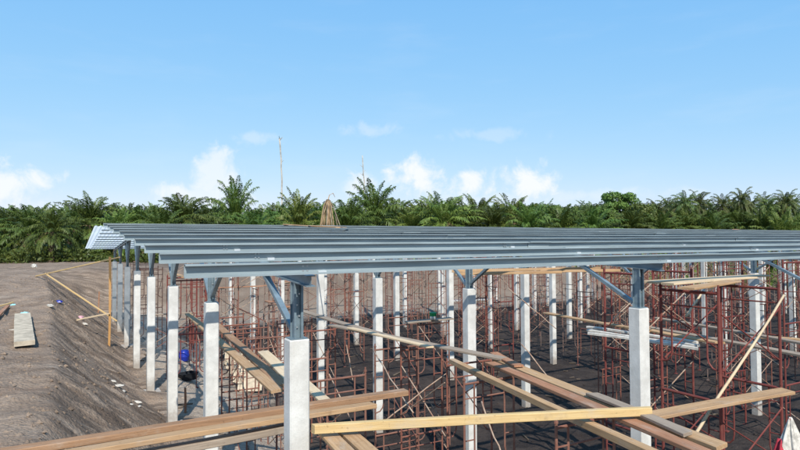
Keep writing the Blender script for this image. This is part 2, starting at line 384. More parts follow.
# ------------------------------------------------------------------ column grid
HU = 1.15
L1, SX, D1, SY = 2.0467 * HU, 5.3407 * HU, 5.8163 * HU, 4.2583 * HU
NL, NR = 12, 8
COLTOP = CAM_Z - HU
CW = .245
PY0 = D1 - .46; RIDGE_Y = D1 + 3.5 * SY; NP = 10; PSP = (RIDGE_Y - PY0) / (NP - 1)
PH = .142
PB0 = CAM_Z - .3204 * HU                       # underside of the nearest purlin
RZ = CAM_Z + .6446 * HU - PH
SL = (RZ - PB0) / (RIDGE_Y - PY0)
def roof_z(y): return RZ - abs(y - RIDGE_Y) * SL      # underside of the purlins
PX0 = 1.0; PX1 = L1 + (NL - 1) * SX + 1.2
def cx(l): return L1 + (l - 1) * SX
def ry(r): return D1 + (r - 1) * SY
def where_col(l, r): return f'{ordn(r)} from the front in the {ordn(l)} column line from the left'
seen_cols = []
for l in range(1, NL + 1):
    for r in range(1, NR + 1):
        x, y = cx(l), ry(r)
        px, _, d = project((x, y, 4))
        if not -60 < px < 960: continue
        g = hz(x, y)
        t = empty('concrete_column', (x, y, g)); tag(t, 'white precast concrete column, ' + where_col(l, r), 'column', 'white concrete columns in the grid')
        ch = .018; hw = CW / 2; top = COLTOP - g
        prof = [(-hw + ch, -hw), (hw - ch, -hw), (hw, -hw + ch), (hw, hw - ch), (hw - ch, hw), (-hw + ch, hw), (-hw, hw - ch), (-hw, -hw + ch)]
        b = MB(); b.quadstrip([[(p[0], p[1], zz) for p in prof] for zz in (-.3, top * .33, top * .66, top - .012)] + [[(p[0] * .93, p[1] * .93, top) for p in prof]])
        b.build('shaft', M['concrete'], t)
        if l == 1 and r in (3, 4, 6):
            b = MB(); b.box((-.30, -.30, -.25), (.30, .30, .07)); b.build('footing', M['concrete'], t)
        seen_cols.append((l, r))

# ------------------------------------------------------------------ steel frames on the columns (one per line)
def ibeam(b, a, c, hgt, wd):
    tf, tw = .012, .008
    a, c = Vector(a), Vector(c)
    b.bar(a + Vector((0, 0, hgt / 2 - tf / 2)), c + Vector((0, 0, hgt / 2 - tf / 2)), wd, tf)
    b.bar(a - Vector((0, 0, hgt / 2 - tf / 2)), c - Vector((0, 0, hgt / 2 - tf / 2)), wd, tf)
    b.bar(a, c, tw, hgt - 2 * tf - .001)
RH = .13
def rbot(y): return roof_z(y) - RH - .004
for l in range(1, NL + 1):
    x = cx(l)
    t = empty('steel_roof_frame', (x, 0, 0)); tag(t, f'blue-grey steel post and rafter frame on the {ordn(l)} column line from the left', 'steel frame', 'steel roof frames')
    b = MB(); ya = PY0 - .02; yb = RIDGE_Y
    zc = lambda y: roof_z(y) - .004 - RH / 2
    ibeam(b, (0, ya, zc(ya)), (0, yb, zc(yb)), RH, .11); b.build('rafter', M['frame_steel'], t)
    b = MB(); yc = 2 * RIDGE_Y - ya; ibeam(b, (0, yb + .002, zc(yb)), (0, yc, zc(yc)), RH, .11); b.build('rafter', M['frame_steel'], t)
    for r in range(1, NR + 1):
        y = ry(r); z0 = COLTOP; z1 = rbot(y)
        b = MB()
        for sx in (-1, 1):                    # two channels back to back with a gap
            b.box((sx * .034 - .005, y - .072, z0 + .012), (sx * .034 + .005, y + .072, z1))
            for sy in (-1, 1):
                b.box((sx * .048 - .009, y + sy * .068 - .006, z0 + .014), (sx * .048 + .009, y + sy * .068 + .006, z1 - .002))
        b.box((-.028, y - .030, z0 + .013), (.028, y - .022, z1 - .003))
        p = b.build('stub_post', M['frame_steel'], t)
        b = MB(); b.box((-.105, y - .105, z0 + .001), (.105, y + .105, z0 + .0125)); b.build('base_plate', M['frame_steel'], p)
        if r <= 3 and l <= 4:
            for k in range(4):
                zb = z0 + .14 + k * (z1 - z0 - .25) / 3.2
                b = MB(); b.tube([(-.014 + .028 * (k % 2), y - .05, zb), (-.014 + .028 * (k % 2), y - .028, zb)], .012, 6); b.build('bolt', M['bolt_steel'], p)
        for sgn in (1, -1):
            y2 = y + sgn * 1.32
            if r == 1 and sgn < 0 or r == NR and sgn > 0: continue
            za = z0 + .10; zb = rbot(y2) - .004
            a = Vector((0, y + sgn * .085, za)); c = Vector((0, y2, zb))
            b = MB()
            d = (c - a).normalized(); q = d.cross(Vector((1, 0, 0)))
            b.bar(a, c, .075, .008, q)                         # channel section brace
            b.bar(a + Vector((.034, 0, 0)) + q * .028, c + Vector((.034, 0, 0)) + q * .028, .008, .048, q)
            b.bar(a - Vector((.034, 0, 0)) + q * .028, c - Vector((.034, 0, 0)) + q * .028, .008, .048, q)
            b.build('knee_brace', M['frame_steel'], t)

# ------------------------------------------------------------------ purlins
def cprofile(z, s=-1, d=None):                 # lipped channel, open towards -y (s=-1)
    d = d or PH; f, lp, th = .082, min(.02, d * .3), .006
    o = [(0, 0), (s * f, 0), (s * f, lp), (s * (f - th), lp), (s * (f - th), th), (s * th, th), (s * th, d - th), (s * (f - th), d - th), (s * (f - th), d - lp), (s * f, d - lp), (s * f, d), (0, d)]
    return [(p[0], z + p[1]) for p in o]
def purlin(y, z, label, x0, x1, detail, depth=None):
    t = empty('roof_purlin', (0, y, z)); tag(t, label, 'purlin', 'galvanised roof purlins')
    b = MB(); ring = cprofile(0, -1, depth)
    segs = [x0]; q = x0 + R.uniform(5, 9)
    while q < x1: segs.append(q); q += R.uniform(3, 5)
    segs.append(x1)
    rings = []
    for i, sx in enumerate(segs):
        dz = R.uniform(-.010, .010); dy = R.uniform(-.018, .018)
        rings.append([(sx, p[0] + dy, p[1] + dz) for p in ring])
    b.quadstrip(rings); b.build('channel', M['galv'], t)
    if depth is None:                        # lap sleeves where two lengths meet
        off = R.uniform(-1.5, 1.5)
        for l in range(2, NL + 1, 2):
            xl = cx(l) + off; b = MB(); b.quadstrip([[(xx, p[0] - .008, p[1] * 1.04 - .003) for p in ring] for xx in (xl - .32, xl + .32)]); b.build('lap_sleeve', M['galv_lap'], t)
    if detail:
        for l in range(1, NL + 1):
            xx = cx(l) + .075
            b = MB(); b.box((xx, -.052, .008), (xx + .10, -.0075, .045)); b.build('cleat', M['pale_metal'], t)
            for k, (bx, bz) in enumerate(((-.05, .05), (.0, .05), (-.05, .10), (.0, .10))):
                b = MB(); b.tube([(xx - .12 + bx, -.022, bz), (xx - .12 + bx, -.007, bz)], .013, 6); b.build('bolt', M['bolt_steel'], t)
    return t
for k in range(NP):
    y = PY0 + k * PSP
    lab = f'pale galvanised purlin, {ordn(k + 1)} from the front of the near roof slope' if 0 < k < NP - 1 else ('lowest galvanised purlin along the front edge of the roof' if k == 0 else 'galvanised ridge purlin along the top of the roof')
    purlin(y, roof_z(y) + .002, lab, PX0 + R.uniform(-.03, .03), PX1, k < 3)
for k in range(1, NP):
    y = RIDGE_Y + k * PSP
    purlin(y, roof_z(y) + .002, f'shallow galvanised purlin of the far roof slope, {ordn(k)} behind the ridge', PX0, PX1, False, .05)

# white sheeting laid at the left end of the far slope
t = empty('roof_sheeting', (0, 0, 0)); tag(t, 'white corrugated sheeting laid on the far slope at the left end of the roof', 'roof sheet')
for k in range(4):
    b = MB(); xa = PX0 - .30 + k * .93; n = 24; rows = []
    ysx = np.linspace(RIDGE_Y + .35, RIDGE_Y + (NP - 1) * PSP + .45, 7)
    for j in range(n + 1):
        ph = (j % 4); dz = (0, .028, .028, 0)[ph]
        rows.append([(xa + j * .93 / n, yy, roof_z(yy) + .056 + dz) for i, yy in enumerate(ysx)])
    b.quadstrip(rows, close=False, caps=False)
    me = b.mesh('sheet', M['roof_sheet'])
    o = link('sheet', me, t)
# ------------------------------------------------------------------ helpers that need the terrain
def ground_at(px, py, tmax=400):
    d = ray(px, py).normalized(); p = Vector((0, 0, CAM_Z)); t = 2.0; prev = t
    while t < tmax:
        q = p + d * t
        if q.z < hz(q.x, q.y):
            lo, hi = prev, t
            for _ in range(24):
                mid = (lo + hi) / 2; q = p + d * mid
                if q.z < hz(q.x, q.y): hi = mid
                else: lo = mid
            return p + d * hi
        prev = t; t += .25 + t * .01
    return p + d * tmax
def frame_mtx(a, b, rollv=0.0):
    a, b = Vector(a), Vector(b); d = (b - a).normalized()
    y = Vector((0, 0, 1)).cross(d)
    y = y.normalized() if y.length > 1e-3 else Vector((0, 1, 0))
    z = d.cross(y)
    m3 = Matrix((d, y, z)).transposed() @ Matrix.Rotation(rollv, 3, 'X')
    mm = m3.to_4x4(); mm.translation = a
    return mm
def plank(a, b, wd, th, mkey, label, cat='plank', group=None, name='timber_plank', bow=.02, rollv=0.0):
    a, b = Vector(a), Vector(b); Ln = (b - a).length; mb = MB(); n = 7; rings = []; rollv += R.uniform(-.03, .03)
    bo, sd = R.uniform(-bow, bow), R.uniform(-bow, bow)
    for i in range(n + 1):
        t = i / n; k = 4 * t * (1 - t); x = t * Ln; ww = wd * (1 + R.uniform(-.02, .02)) / 2; hh = th / 2; c = min(.006, th * .15)
        zz, yy = k * bo, k * sd
        sk = R.uniform(-.03, .03) if i in (0, n) else 0
        rings.append([(x + sk, yy - ww + c, zz - hh), (x - sk, yy + ww - c, zz - hh), (x - sk, yy + ww, zz - hh + c), (x - sk, yy + ww, zz + hh - c),
                      (x - sk, yy + ww - c, zz + hh), (x + sk, yy - ww + c, zz + hh), (x + sk, yy - ww, zz + hh - c), (x + sk, yy - ww, zz - hh + c)])
    mb.quadstrip(rings)
    o = link(name, mb.mesh(name, M[mkey]), mtx=frame_mtx(a, b, rollv)); tag(o, label, cat, group)
    return o
def pole(a, b, r, mkey, label, cat='pole', name='timber_pole', group=None):
    a, b = Vector(a), Vector(b); n = 6; mb = MB(); L_ = (b - a).length
    mb.tube([(L_ * i / n, R.uniform(-.012, .012), R.uniform(-.012, .012)) for i in range(n + 1)], [r * (1.05 - .25 * i / n) for i in range(n + 1)], 7)
    o = link(name, mb.mesh(name, M[mkey], True), mtx=frame_mtx(a, b)); tag(o, label, cat, group)
    return o

# ------------------------------------------------------------------ scaffold towers
FW, FL = 1.07, 1.80
FRAME = {}; BRACE = {}
def frame_mesh(hf, key):
    if (hf, key) in FRAME: return FRAME[hf, key]
    b = MB(); r = .0205 if key != 'maroon' else .026
    for y in (0, FW): b.tube([(0, y, 0), (0, y, hf - .003)], r, 7)
    b.tube([(0, 0, hf - .09), (0, FW, hf - .09)], r, 7)
    b.tube([(0, .2, hf - .34), (0, FW - .2, hf - .34)], .015, 6)
    for y, s in ((0, 1), (FW, -1)):
        yi = y + s * .21
        b.tube([(0, yi, hf - .09), (0, yi, .62), (0, yi - s * .02, .52), (0, yi - s * .09, .44), (0, y, .41)], .016, 6)
        for z in (.85, 1.2, hf - .34): b.tube([(0, y, z), (0, yi, z)], .012, 5)
        b.tube([(0, y, hf - .003), (0, y, hf + .05)], .016, 6)          # coupling pin
        b.tube([(0, y, hf - .03), (0, y, hf)], .03, 7)                  # collar
        for z in (.42, hf - .42): b.tube([(-.045, y, z), (.045, y, z)], .009, 5)
    FRAME[hf, key] = b.mesh('scaffold_frame', M[key]); return FRAME[hf, key]
def brace_mesh(hf, key):
    if (hf, key) in BRACE: return BRACE[hf, key]
    b = MB()
    b.tube([(.04, 0, .42), (FL - .04, .0, hf - .42)], .0125, 5); b.tube([(.04, .024, hf - .42), (FL - .04, .024, .42)], .0125, 5)
    BRACE[hf, key] = b.mesh('cross_brace', M[key]); return BRACE[hf, key]
TOWERS = []
def tower(x, y, rz, lifts, label, key='rust', hf=None, base=None, skip=(), bkey=None, single=False, bdrop=.15):
    """corner at (x, y); frames stand across local y, 1.8 m apart along local x"""
    hf = hf or (1.9 if lifts < 3 else 1.8)
    z0 = 0.02 if base is None else base
    t = empty('scaffold_tower', (x, y, z0), rz); tag(t, label, 'scaffolding', 'rusty frame scaffold towers')
    fm = frame_mesh(hf, key)
    xs = (0,) if single else (0, FL)
    for k in range(lifts):
        for xx in xs: link('frame', fm, t, (xx, 0, k * hf))
        if not single:
            for j, yy in enumerate((-.03, FW + .006)):
                if (k, j) in skip or R.random() < bdrop: continue
                link('cross_brace', brace_mesh(hf, bkey or R.choice(('rod', 'rust', 'rod'))), t, (0, yy, k * hf))
    for xx in xs:
        for yy in (0, FW):                                   # jack and foot under every post
            b = MB(); zl = -max(.06, z0 - hz_rot(x, y, rz, xx, yy)) if True else 0
            b.tube([(xx, yy, zl + .012), (xx, yy, .10)], .014, 6); b.box((xx - .07, yy - .07, zl - .02), (xx + .07, yy + .07, zl + .012))
            b.build('foot_jack', M[key], t)
    TOWERS.append((x, y, rz, lifts, z0 + lifts * hf)); return z0 + lifts * hf
def hz_rot(x, y, rz, lx, ly):
    return hz(x + lx * math.cos(rz) - ly * math.sin(rz), y + lx * math.sin(rz) + ly * math.cos(rz))

# near towers that carry the walking boards, from the photograph
Q = math.pi / 2
near = [  # px, py of the near corner's top, lifts, label, colour
    (309, 377, 'rusty scaffold tower just behind the nearest column at left of centre', 'rust_pale'),
    (375, 346, 'rusty scaffold frame tower beside the third column of the second line', 'rust_pale'),
    (447, 361, 'rusty scaffold tower in front of the second column of the second line', 'rust'),
    (464, 379, 'short rusty scaffold tower under the long brown walking boards', 'rust_pale'),
    (556, 421, 'rusty scaffold tower below the yellow timber beam, bottom centre', 'rust_pale'),
    (222, 323, 'rusty scaffold tower behind the second column of the first line', 'rust'),
    (247, 336, 'rusty scaffold tower under the two brown boards at left', 'rust_pale'),
    (298, 329, 'rusty scaffold tower right of the nearest knee brace at left', 'rust'),
    (418, 322, 'rusty scaffold tower carrying the green and white bucket', 'rust_pale')]
for q_, (px, py, lab, key) in enumerate(near):
    p = at(px, py, 3.8)
    # frames run along world x, tower deepens along +y: rotate so that local y -> +x
    t = tower(p.x, p.y + (0 if q_ in (1, 3, 4) else FL), -Q, 2, lab, key, hf=1.89, single=q_ in (1, 3, 4))
# tall dark red tower on the right
p = at_d(717, 9.5); TX, TY = p.x, p.y
tower(TX, TY, 0, 3, 'tall dark red scaffold tower beside the nearest right-hand column', 'maroon', hf=1.765, bkey='maroon', bdrop=0)
p2 = at_d(641, 13.2); tower(p2.x, p2.y, 0, 3, 'dark red scaffold tower behind the nearest right-hand column', 'maroon', hf=1.80, bkey='rod')
OCC = [(x, y) for x, y, *_ in TOWERS]
# the rest, bay by bay
def bay_label(i, j, k, lifts):
    hgt = 'tall' if lifts == 3 else ('low' if lifts == 1 else 'mid-height')
    return f'{hgt} rusty scaffold tower, bay {ordn(i)} from left, {ordn(j)} row back, {("near left", "near right", "far left", "far right")[k]} spot'
R2 = random.Random(11)
DENS = {1: .5, 2: .16}
for i in range(1, NL):
    for j in range(1, NR):
        for k, (ox, oy) in enumerate(((.75, .75), (3.55, .75), (.75, 3.0), (3.55, 3.0))):
            dens = DENS.get(i, .52 if i < 6 else .36)
            if i == 2 and j <= 3: dens = .0
            if i == 1 and j == 1: dens = .0
            if i == 3 and j == 1: dens = 0.25
            if i == 1 and k in (0, 2) and j < 3: dens = .25
            if R2.random() > dens: continue
            x = cx(i) + ox + R2.uniform(-.25, .25); y = ry(j) + oy + R2.uniform(-.15, .15)
            px, py, d = project((x + .9, y + .5, 3))
            if d < 9 or not -40 < px < 850: continue
            if any(abs(x + .5 - a) < 2.0 and abs(y + .3 - b_) < 1.8 for a, b_ in OCC): continue
            lifts = R2.choice((2, 2, 3, 3, 3)) if i > 2 else R2.choice((2, 2, 3, 1))
            rz = 0 if R2.random() < .55 else -Q
            if rz: y += FL * .8
            zb = max(hz(x + a, y + b_) for a in (0, 1.5) for b_ in (0, 1)) + .06 if rz == 0 else max(hz(x + a, y - b_) for a in (0, 1) for b_ in (0, 1.5)) + .06
            if lifts == 3 and zb > .35: lifts = 2
            ztop = tower(x, y, rz, lifts, bay_label(i, j, k, lifts), R2.choice(('rust', 'rust', 'rust_pale', 'maroon', 'rust_grey')), base=zb, bdrop=.12)
            OCC.append((x, y))
            if R2.random() < .42:
                for q in range(R2.choice((1, 2))):
                    dy = .25 + q * .35
                    e = R2.uniform(.25, .7)
                    if rz == 0: a, c = (x - e, y + dy, ztop + .055), (x + FL + R2.uniform(.2, .7), y + dy + R2.uniform(-.1, .1), ztop + .055)
                    else: a, c = (x + dy, y - FL - e, ztop + .055), (x + dy + R2.uniform(-.1, .1), y + R2.uniform(.2, .7), ztop + .055)
                    plank(a, c, .2, .04, R2.choice(('wood_tan', 'wood_pale', 'wood_grey', 'wood_red')),
                          f'{("plank", "second plank")[q]} across the tower in bay {ordn(i)} from left, {ordn(j)} row back, {("near left", "near right", "far left", "far right")[k]}', 'plank', 'planks on the scaffolds')

# ------------------------------------------------------------------ boards and timbers one can pick out
ZB = 3.87
def pl(p0, p1, wd, th, mk, lab, z0=ZB, z1=None, **kw):
    a = at(*p0, z0); b = at(*p1, z1 if z1 is not None else z0)
    return plank(a, b, wd, th, mk, lab, **kw)
pl((-14, 456), (406, 392), .16, .075, 'wood_brown', 'upper brown timber board running from the lower left corner behind the nearest column', 3.90, 3.92)
pl((40, 459), (373, 405), .18, .06, 'wood_tan', 'shorter tan board lying in front of the upper board at lower left', 3.87, 3.89)
pl((90, 464), (284, 428), .16, .085, 'wood_grey', 'weathered grey board at lower left ending at the nearest column', 3.72, 3.76)
pl((313, 429), (651, 411), .085, .10, 'pine', 'fresh yellow timber beam crossing the foreground', 3.98, 3.97)
pl((322, 428), (362, 470), .19, .045, 'wood_tan', 'tan board under the left end of the yellow beam', 3.86)
pl((337, 424), (392, 474), .19, .045, 'wood_tan', 'second tan board under the left end of the yellow beam', 3.85)
pl((304, 382), (330, 405), .17, .04, 'wood_pale', 'short pale board right behind the nearest column', 3.83)
pl((188, 314), (277, 391), .19, .05, 'wood_tan', 'brown walking board, left one of the pair at left of the nearest column', ZB)
pl((207, 316), (283, 386), .19, .05, 'wood_brown', 'dark brown walking board, right one of the pair at left of the nearest column', ZB)
pl((263, 352), (290, 379), .22, .05, 'wood_pale', 'short pale board beside the dark brown walking board', ZB)
pl((296, 309), (402, 340), .22, .045, 'wood_grey', 'long grey-brown walking board, upper left of the long run', ZB)
pl((330, 325), (504, 359), .22, .045, 'wood_grey', 'long grey-brown walking board ending at the reddish boards', ZB + .05)
pl((350, 328), (430, 347), .16, .04, 'wood_pale', 'pale loose board lying along the grey walking boards', ZB + .1)
pl((497, 359), (722, 447), .22, .05, 'wood_tan', 'tan walking board with pale top, upper one of the centre pair', ZB)
pl((490, 363), (716, 458), .20, .05, 'wood_red', 'reddish-brown walking board, lower one of the centre pair', ZB - .02)
pl((592, 394), (688, 434), .17, .04, 'wood_grey', 'grey board lying on the reddish pair at centre right', ZB + .05)
pl((452, 361), (655, 455), .12, .09, 'wood_tan', 'single brown timber left of the reddish walking boards', ZB - .03)
pl((494, 353), (519, 366), .18, .04, 'wood_red', 'short reddish board at the head of the centre pair', ZB + .06)
pl((546, 313), (650, 331), .22, .045, 'wood_tan', 'tan board above the white channels at right of centre', 3.98)
pl((640, 328), (720, 343), .22, .045, 'wood_tan', 'tan board behind the nearest right-hand column', 3.98)
pl((652, 416), (788, 391), .26, .05, 'wood_tan', 'broad tan plank through the dark red tower at lower right', 3.62, 3.62)
pl((640, 326), (812, 357), .2, .05, 'wood_grey', 'long dark plank crossing behind the dark red tower', 3.88)
pl((655, 318), (812, 345), .2, .05, 'wood_grey', 'second dark plank crossing behind the dark red tower', 3.86)
pl((760, 337), (815, 341), .2, .05, 'wood_tan', 'tan plank near the right edge behind the dark red tower', 3.8)
plank((TX - .42, TY + 1.0, 5.375), (TX + 3.1, TY + .95, 5.38), .26, .035, 'wood_pale', 'pale plank on top of the dark red tower, far one')
plank((TX - .46, TY + .60, 5.37), (TX + 2.2, TY + .72, 5.38), .26, .035, 'wood_pale', 'pale plank on top of the dark red tower, middle one')
plank((TX - .52, TY + .22, 5.32), (TX + 1.0, TY + .34, 5.38), .26, .035, 'wood_tan', 'short pale plank on top of the dark red tower, near one')
for k, dy in enumerate((0, 3.2, 6.4)):
    o = pl((588, 327 + dy), (698, 342.5 + dy), .10, .055, 'white_paint', f'white metal channel, {("rear", "middle", "front")[k]} of the bundle lying on the scaffolds', 3.93, cat='channel', group='white channels', name='metal_channel')
# far timber ledgers under the roof
for k, (x0, y0, x1, y1, z) in enumerate(((452, 271, 600, 268, 5.25), (455, 274, 560, 272, 5.2), (540, 271, 640, 270, 5.2))):
    pl((x0, y0), (x1, y1), .12, .08, 'wood_tan', f'thin timber ledger high under the roof at centre, {ordn(k + 1)} from left', z)
# leaning poles and rods
pole(at_d(676, 8.7, 6.1 - 214 / FPX * 8.7), at_d(783, 10.2, 6.1 - 55 / FPX * 10.2), .024, 'wood_pale', 'pale bamboo pole leaning diagonally across the dark red tower', name='bamboo_pole')
pole(at_d(684, 11.5, 6.1 - 76 / FPX * 11.5), at_d(701, 12.0, 6.1 - 52 / FPX * 12.0), .024, 'wood_pale', 'short bamboo pole left of the dark red tower', name='bamboo_pole')
for k, (a, b, d0, d1) in enumerate((((372, 350), (412, 413), 12.2, 9.8), ((508, 290), (555, 330), 15, 14.5), ((385, 420), (445, 373), 11, 11.6), ((480, 402), (500, 455), 9, 8.2),
                                    ((346, 340), (352, 380), 15, 14), ((520, 345), (560, 395), 13, 12))):
    pole(at_d(a[0], d0, 6.1 - (a[1] - 243) / FPX * d0), at_d(b[0], d1, 6.1 - (b[1] - 243) / FPX * d1), .014, 'rod',
         ['thin pale brace rod hanging from the frame beside the third column of the second line', 'thin pale brace rod beside the third column of the third line', 'thin rusty rod slanting above the yellow beam',
          'thin pale rod below the yellow beam', 'thin rod near the fourth column of the second line', 'thin pale rod in front of the third column of the third line'][k], 'rod', 'brace_rod')

# ------------------------------------------------------------------ things on the bank
stake_b = ground_at(109, 345); sz = CAM_Z - 13.5 / FPX * (stake_b - Vector((0, 0, CAM_Z))).dot(fw)
plank(stake_b - Vector((0, 0, .3)), (stake_b.x, stake_b.y, sz), .09, .09, 'wood_orange', 'tall orange timber stake standing before the first column line', 'stake', name='timber_stake')
a = ground_at(36, 277) + Vector((0, 0, .05)); plank(a, (stake_b.x + .35, stake_b.y - .3, sz - .02), .06, .06, 'pine', 'long yellow batten from the bank up to the tall stake', 'batten', name='timber_batten')
a = ground_at(45, 276) + Vector((0, 0, .16)); b = ground_at(117, 331) + Vector((0, 0, .55)); plank(a, b, .07, .07, 'pine', 'yellow batten lying down the bank towards the columns', 'batten', name='timber_batten')
a = ground_at(77, 322) + Vector((0, 0, .08)); d = (stake_b - Vector((0, 0, CAM_Z))).dot(fw); plank(a, (stake_b.x, stake_b.y - .1, CAM_Z - 70 / FPX * d), .06, .06, 'wood_pale', 'short pale batten nailed across the tall stake', 'batten', name='timber_batten')
a = ground_at(98, 312); plank(a - Vector((0, 0, .2)), a + Vector((.05, 0, 1.25)), .07, .07, 'wood_red', 'short reddish stake on the bank slope left of the tall stake', 'stake', name='timber_stake')
a = ground_at(185, 419 - 6); plank(a - Vector((0, 0, .2)), a + Vector((0, 0, .75)), .06, .06, 'wood_red', 'short stake at the foot of the third column of the first line', 'stake', name='timber_stake')
a, b = ground_at(24.5, 349), ground_at(22.5, 318); a.z += .14; b.z += .10
plank(a, b, .44, .12, 'slab_concrete', 'pale concrete slab lying on top of the bank at far left', 'slab', name='concrete_slab', bow=.004)
a, b = ground_at(-6, 323), ground_at(8, 308); plank(a + Vector((0, 0, .1)), b + Vector((0, 0, .08)), .12, .06, 'wood_red', 'dark brown board at the left edge on the bank', 'plank')
a, b = ground_at(-10, 310), ground_at(13, 304); plank(a + Vector((0, 0, .06)), b + Vector((0, 0, .06)), .06, .05, 'pine', 'thin yellow batten at the left edge on the bank', 'batten', name='timber_batten')
def crumple(p, sx, sy, sz_, mkey, name, label, cat, seed=0, group=None):
    rr = random.Random(seed); b = MB(); n, mr = 10, 5; rings = []; sx *= .72; sy *= .72; sz_ *= .6
    for i in range(mr + 1):
        ph = i / mr; rad = math.cos(ph * math.pi / 2) ** .7 + .02
        rings.append([(math.cos(2 * math.pi * k / n) * sx * rad * rr.uniform(.7, 1.2), math.sin(2 * math.pi * k / n) * sy * rad * rr.uniform(.7, 1.2), sz_ * math.sin(ph * math.pi / 2) * rr.uniform(.75, 1.2) - .02) for k in range(n)])
    b.quadstrip(rings); o = b.build(name, M[mkey]); o.location = p; o.rotation_euler = (0, 0, rr.uniform(0, 6)); tag(o, label, cat, group); return o
crumple(ground_at(25, 314), .30, .16, .16, 'cyan_plastic', 'plastic_bag', 'pale blue plastic bag on the bank beyond the concrete slab', 'bag', 1)
crumple(ground_at(13, 305), .14, .1, .1, 'cyan_plastic', 'plastic_bag', 'small turquoise bag at the tip of the yellow batten at left edge', 'bag', 2)
crumple(ground_at(58, 302), .30, .16, .16, 'blue_plastic', 'plastic_sheet', 'dark blue plastic sheet crumpled on the bank slope', 'plastic sheet', 3)
crumple(ground_at(50, 306), .26, .14, .14, 'litter', 'plastic_bag', 'whitish bag left of the blue sheet on the slope', 'bag', 4)
crumple(ground_at(80, 318), .34, .16, .18, 'pink_plastic', 'plastic_bag', 'pink and white bag by the short pale batten', 'bag', 5)
crumple(ground_at(84, 324), .22, .12, .12, 'litter', 'plastic_bag', 'white bag just below the pink bag on the slope', 'bag', 6)
crumple(ground_at(11, 330), .34, .1, .06, 'litter', 'paper_scrap', 'pale scrap left of the concrete slab', 'scrap', 7)
crumple(ground_at(34, 267), .7, .3, .45, 'litter', 'cement_bag', 'pale heap on the far part of the bank top', 'bag', 8)
for k, (px, py, s) in enumerate(((112, 381, .2), (117, 386, .26), (123, 391, .2), (130, 404, .12), (136, 402, .22), (139, 406, .14), (126, 396, .1))):
    crumple(ground_at(px, py), s, s * .5, s * .4, 'litter', 'mortar_lump', f'pale lump of spilt mortar on the slope, {ordn(k + 1)} from the top', 'mortar lump', 20 + k, 'spilt mortar on the slope')

# ------------------------------------------------------------------ things in the pit
def lathe(prof, seg=16):
    b = MB(); b.quadstrip([[(r * math.cos(2 * math.pi * k / seg), r * math.sin(2 * math.pi * k / seg), z) for k in range(seg)] for r, z in prof]); return b
p = ground_at(184, 361); t = empty('plastic_drum', p); tag(t, 'blue plastic drum behind the third column of the first line', 'drum')
lathe([(.20, 0), (.23, .04), (.235, .2), (.245, .22), (.235, .24), (.235, .42), (.215, .48), (.17, .5)]).build('body', M['blue_plastic'], t, True)
lathe([(.17, .5), (.18, .505), (.18, .53), (.05, .535)]).build('lid', M['blue_plastic'], t)
p = ground_at(187, 380); t = empty('mixing_tub', p, .4); t.scale = (.75, .75, .65); tag(t, 'black mixing tub below the blue drum', 'tub')
b = MB(); b.quadstrip([[(sx * a_, sy * b_, z) for sx, sy in ((-1, -1), (1, -1), (1, 1), (-1, 1))] for a_, b_, z in ((.36, .24, 0), (.46, .32, .42), (.48, .34, .42), (.48, .34, .44), (.44, .30, .44), (.35, .23, .05))])
b.build('body', M['black_rubber'], t)
for k in range(7):
    tt = k / 6; p = ground_at(234 + 16 * tt, 366 + 27 * tt)
    b = MB(); L_, wd, th = .62, .95, .055                        # shallow trough: plate with two upstands
    b.box((-wd / 2, 0, 0), (wd / 2, L_, th)); b.box((-wd / 2, 0, th + .001), (-wd / 2 + .07, L_, th + .09)); b.box((wd / 2 - .07, 0, th + .001), (wd / 2, L_, th + .09))
    o = b.build('concrete_trough', M['slab_concrete']); o.location = p + Vector((0, 0, .05)); o.rotation_euler = (math.radians(58), 0, math.radians(-22 + R.uniform(-4, 4)))
    tag(o, f'pale precast trough leaning in the row at left, {ordn(k + 1)} from the far end', 'trough', 'pale precast troughs')
t = empty('bucket', at(433, 320, 3.84)); t.scale = (.7, .7, .7); tag(t, 'small green and white bucket standing on a scaffold', 'bucket')
lathe([(.11, 0), (.135, .16), (.0, .16)]).build('body', M['white_paint'], t, True); lathe([(.136, .161), (.15, .30), (.157, .305), (.15, .31), (.02, .27)]).build('upper_band', M['green_paint'], t, True)
pb = at(433, 320, 3.82); plank((pb.x - .9, pb.y, 3.815), (pb.x + .7, pb.y + .05, 3.815), .28, .04, 'wood_grey', 'grey plank under the green and white bucket', 'plank')
# pale sheets stacked at the far edge of the pit
a, b = at(330, 304, .25), at(490, 299, .25)
plank(a, b, 1.1, .16, 'pale_metal', 'long pale stack of metal sheets on the ground at the far edge of the pit', 'sheet stack', name='sheet_stack')
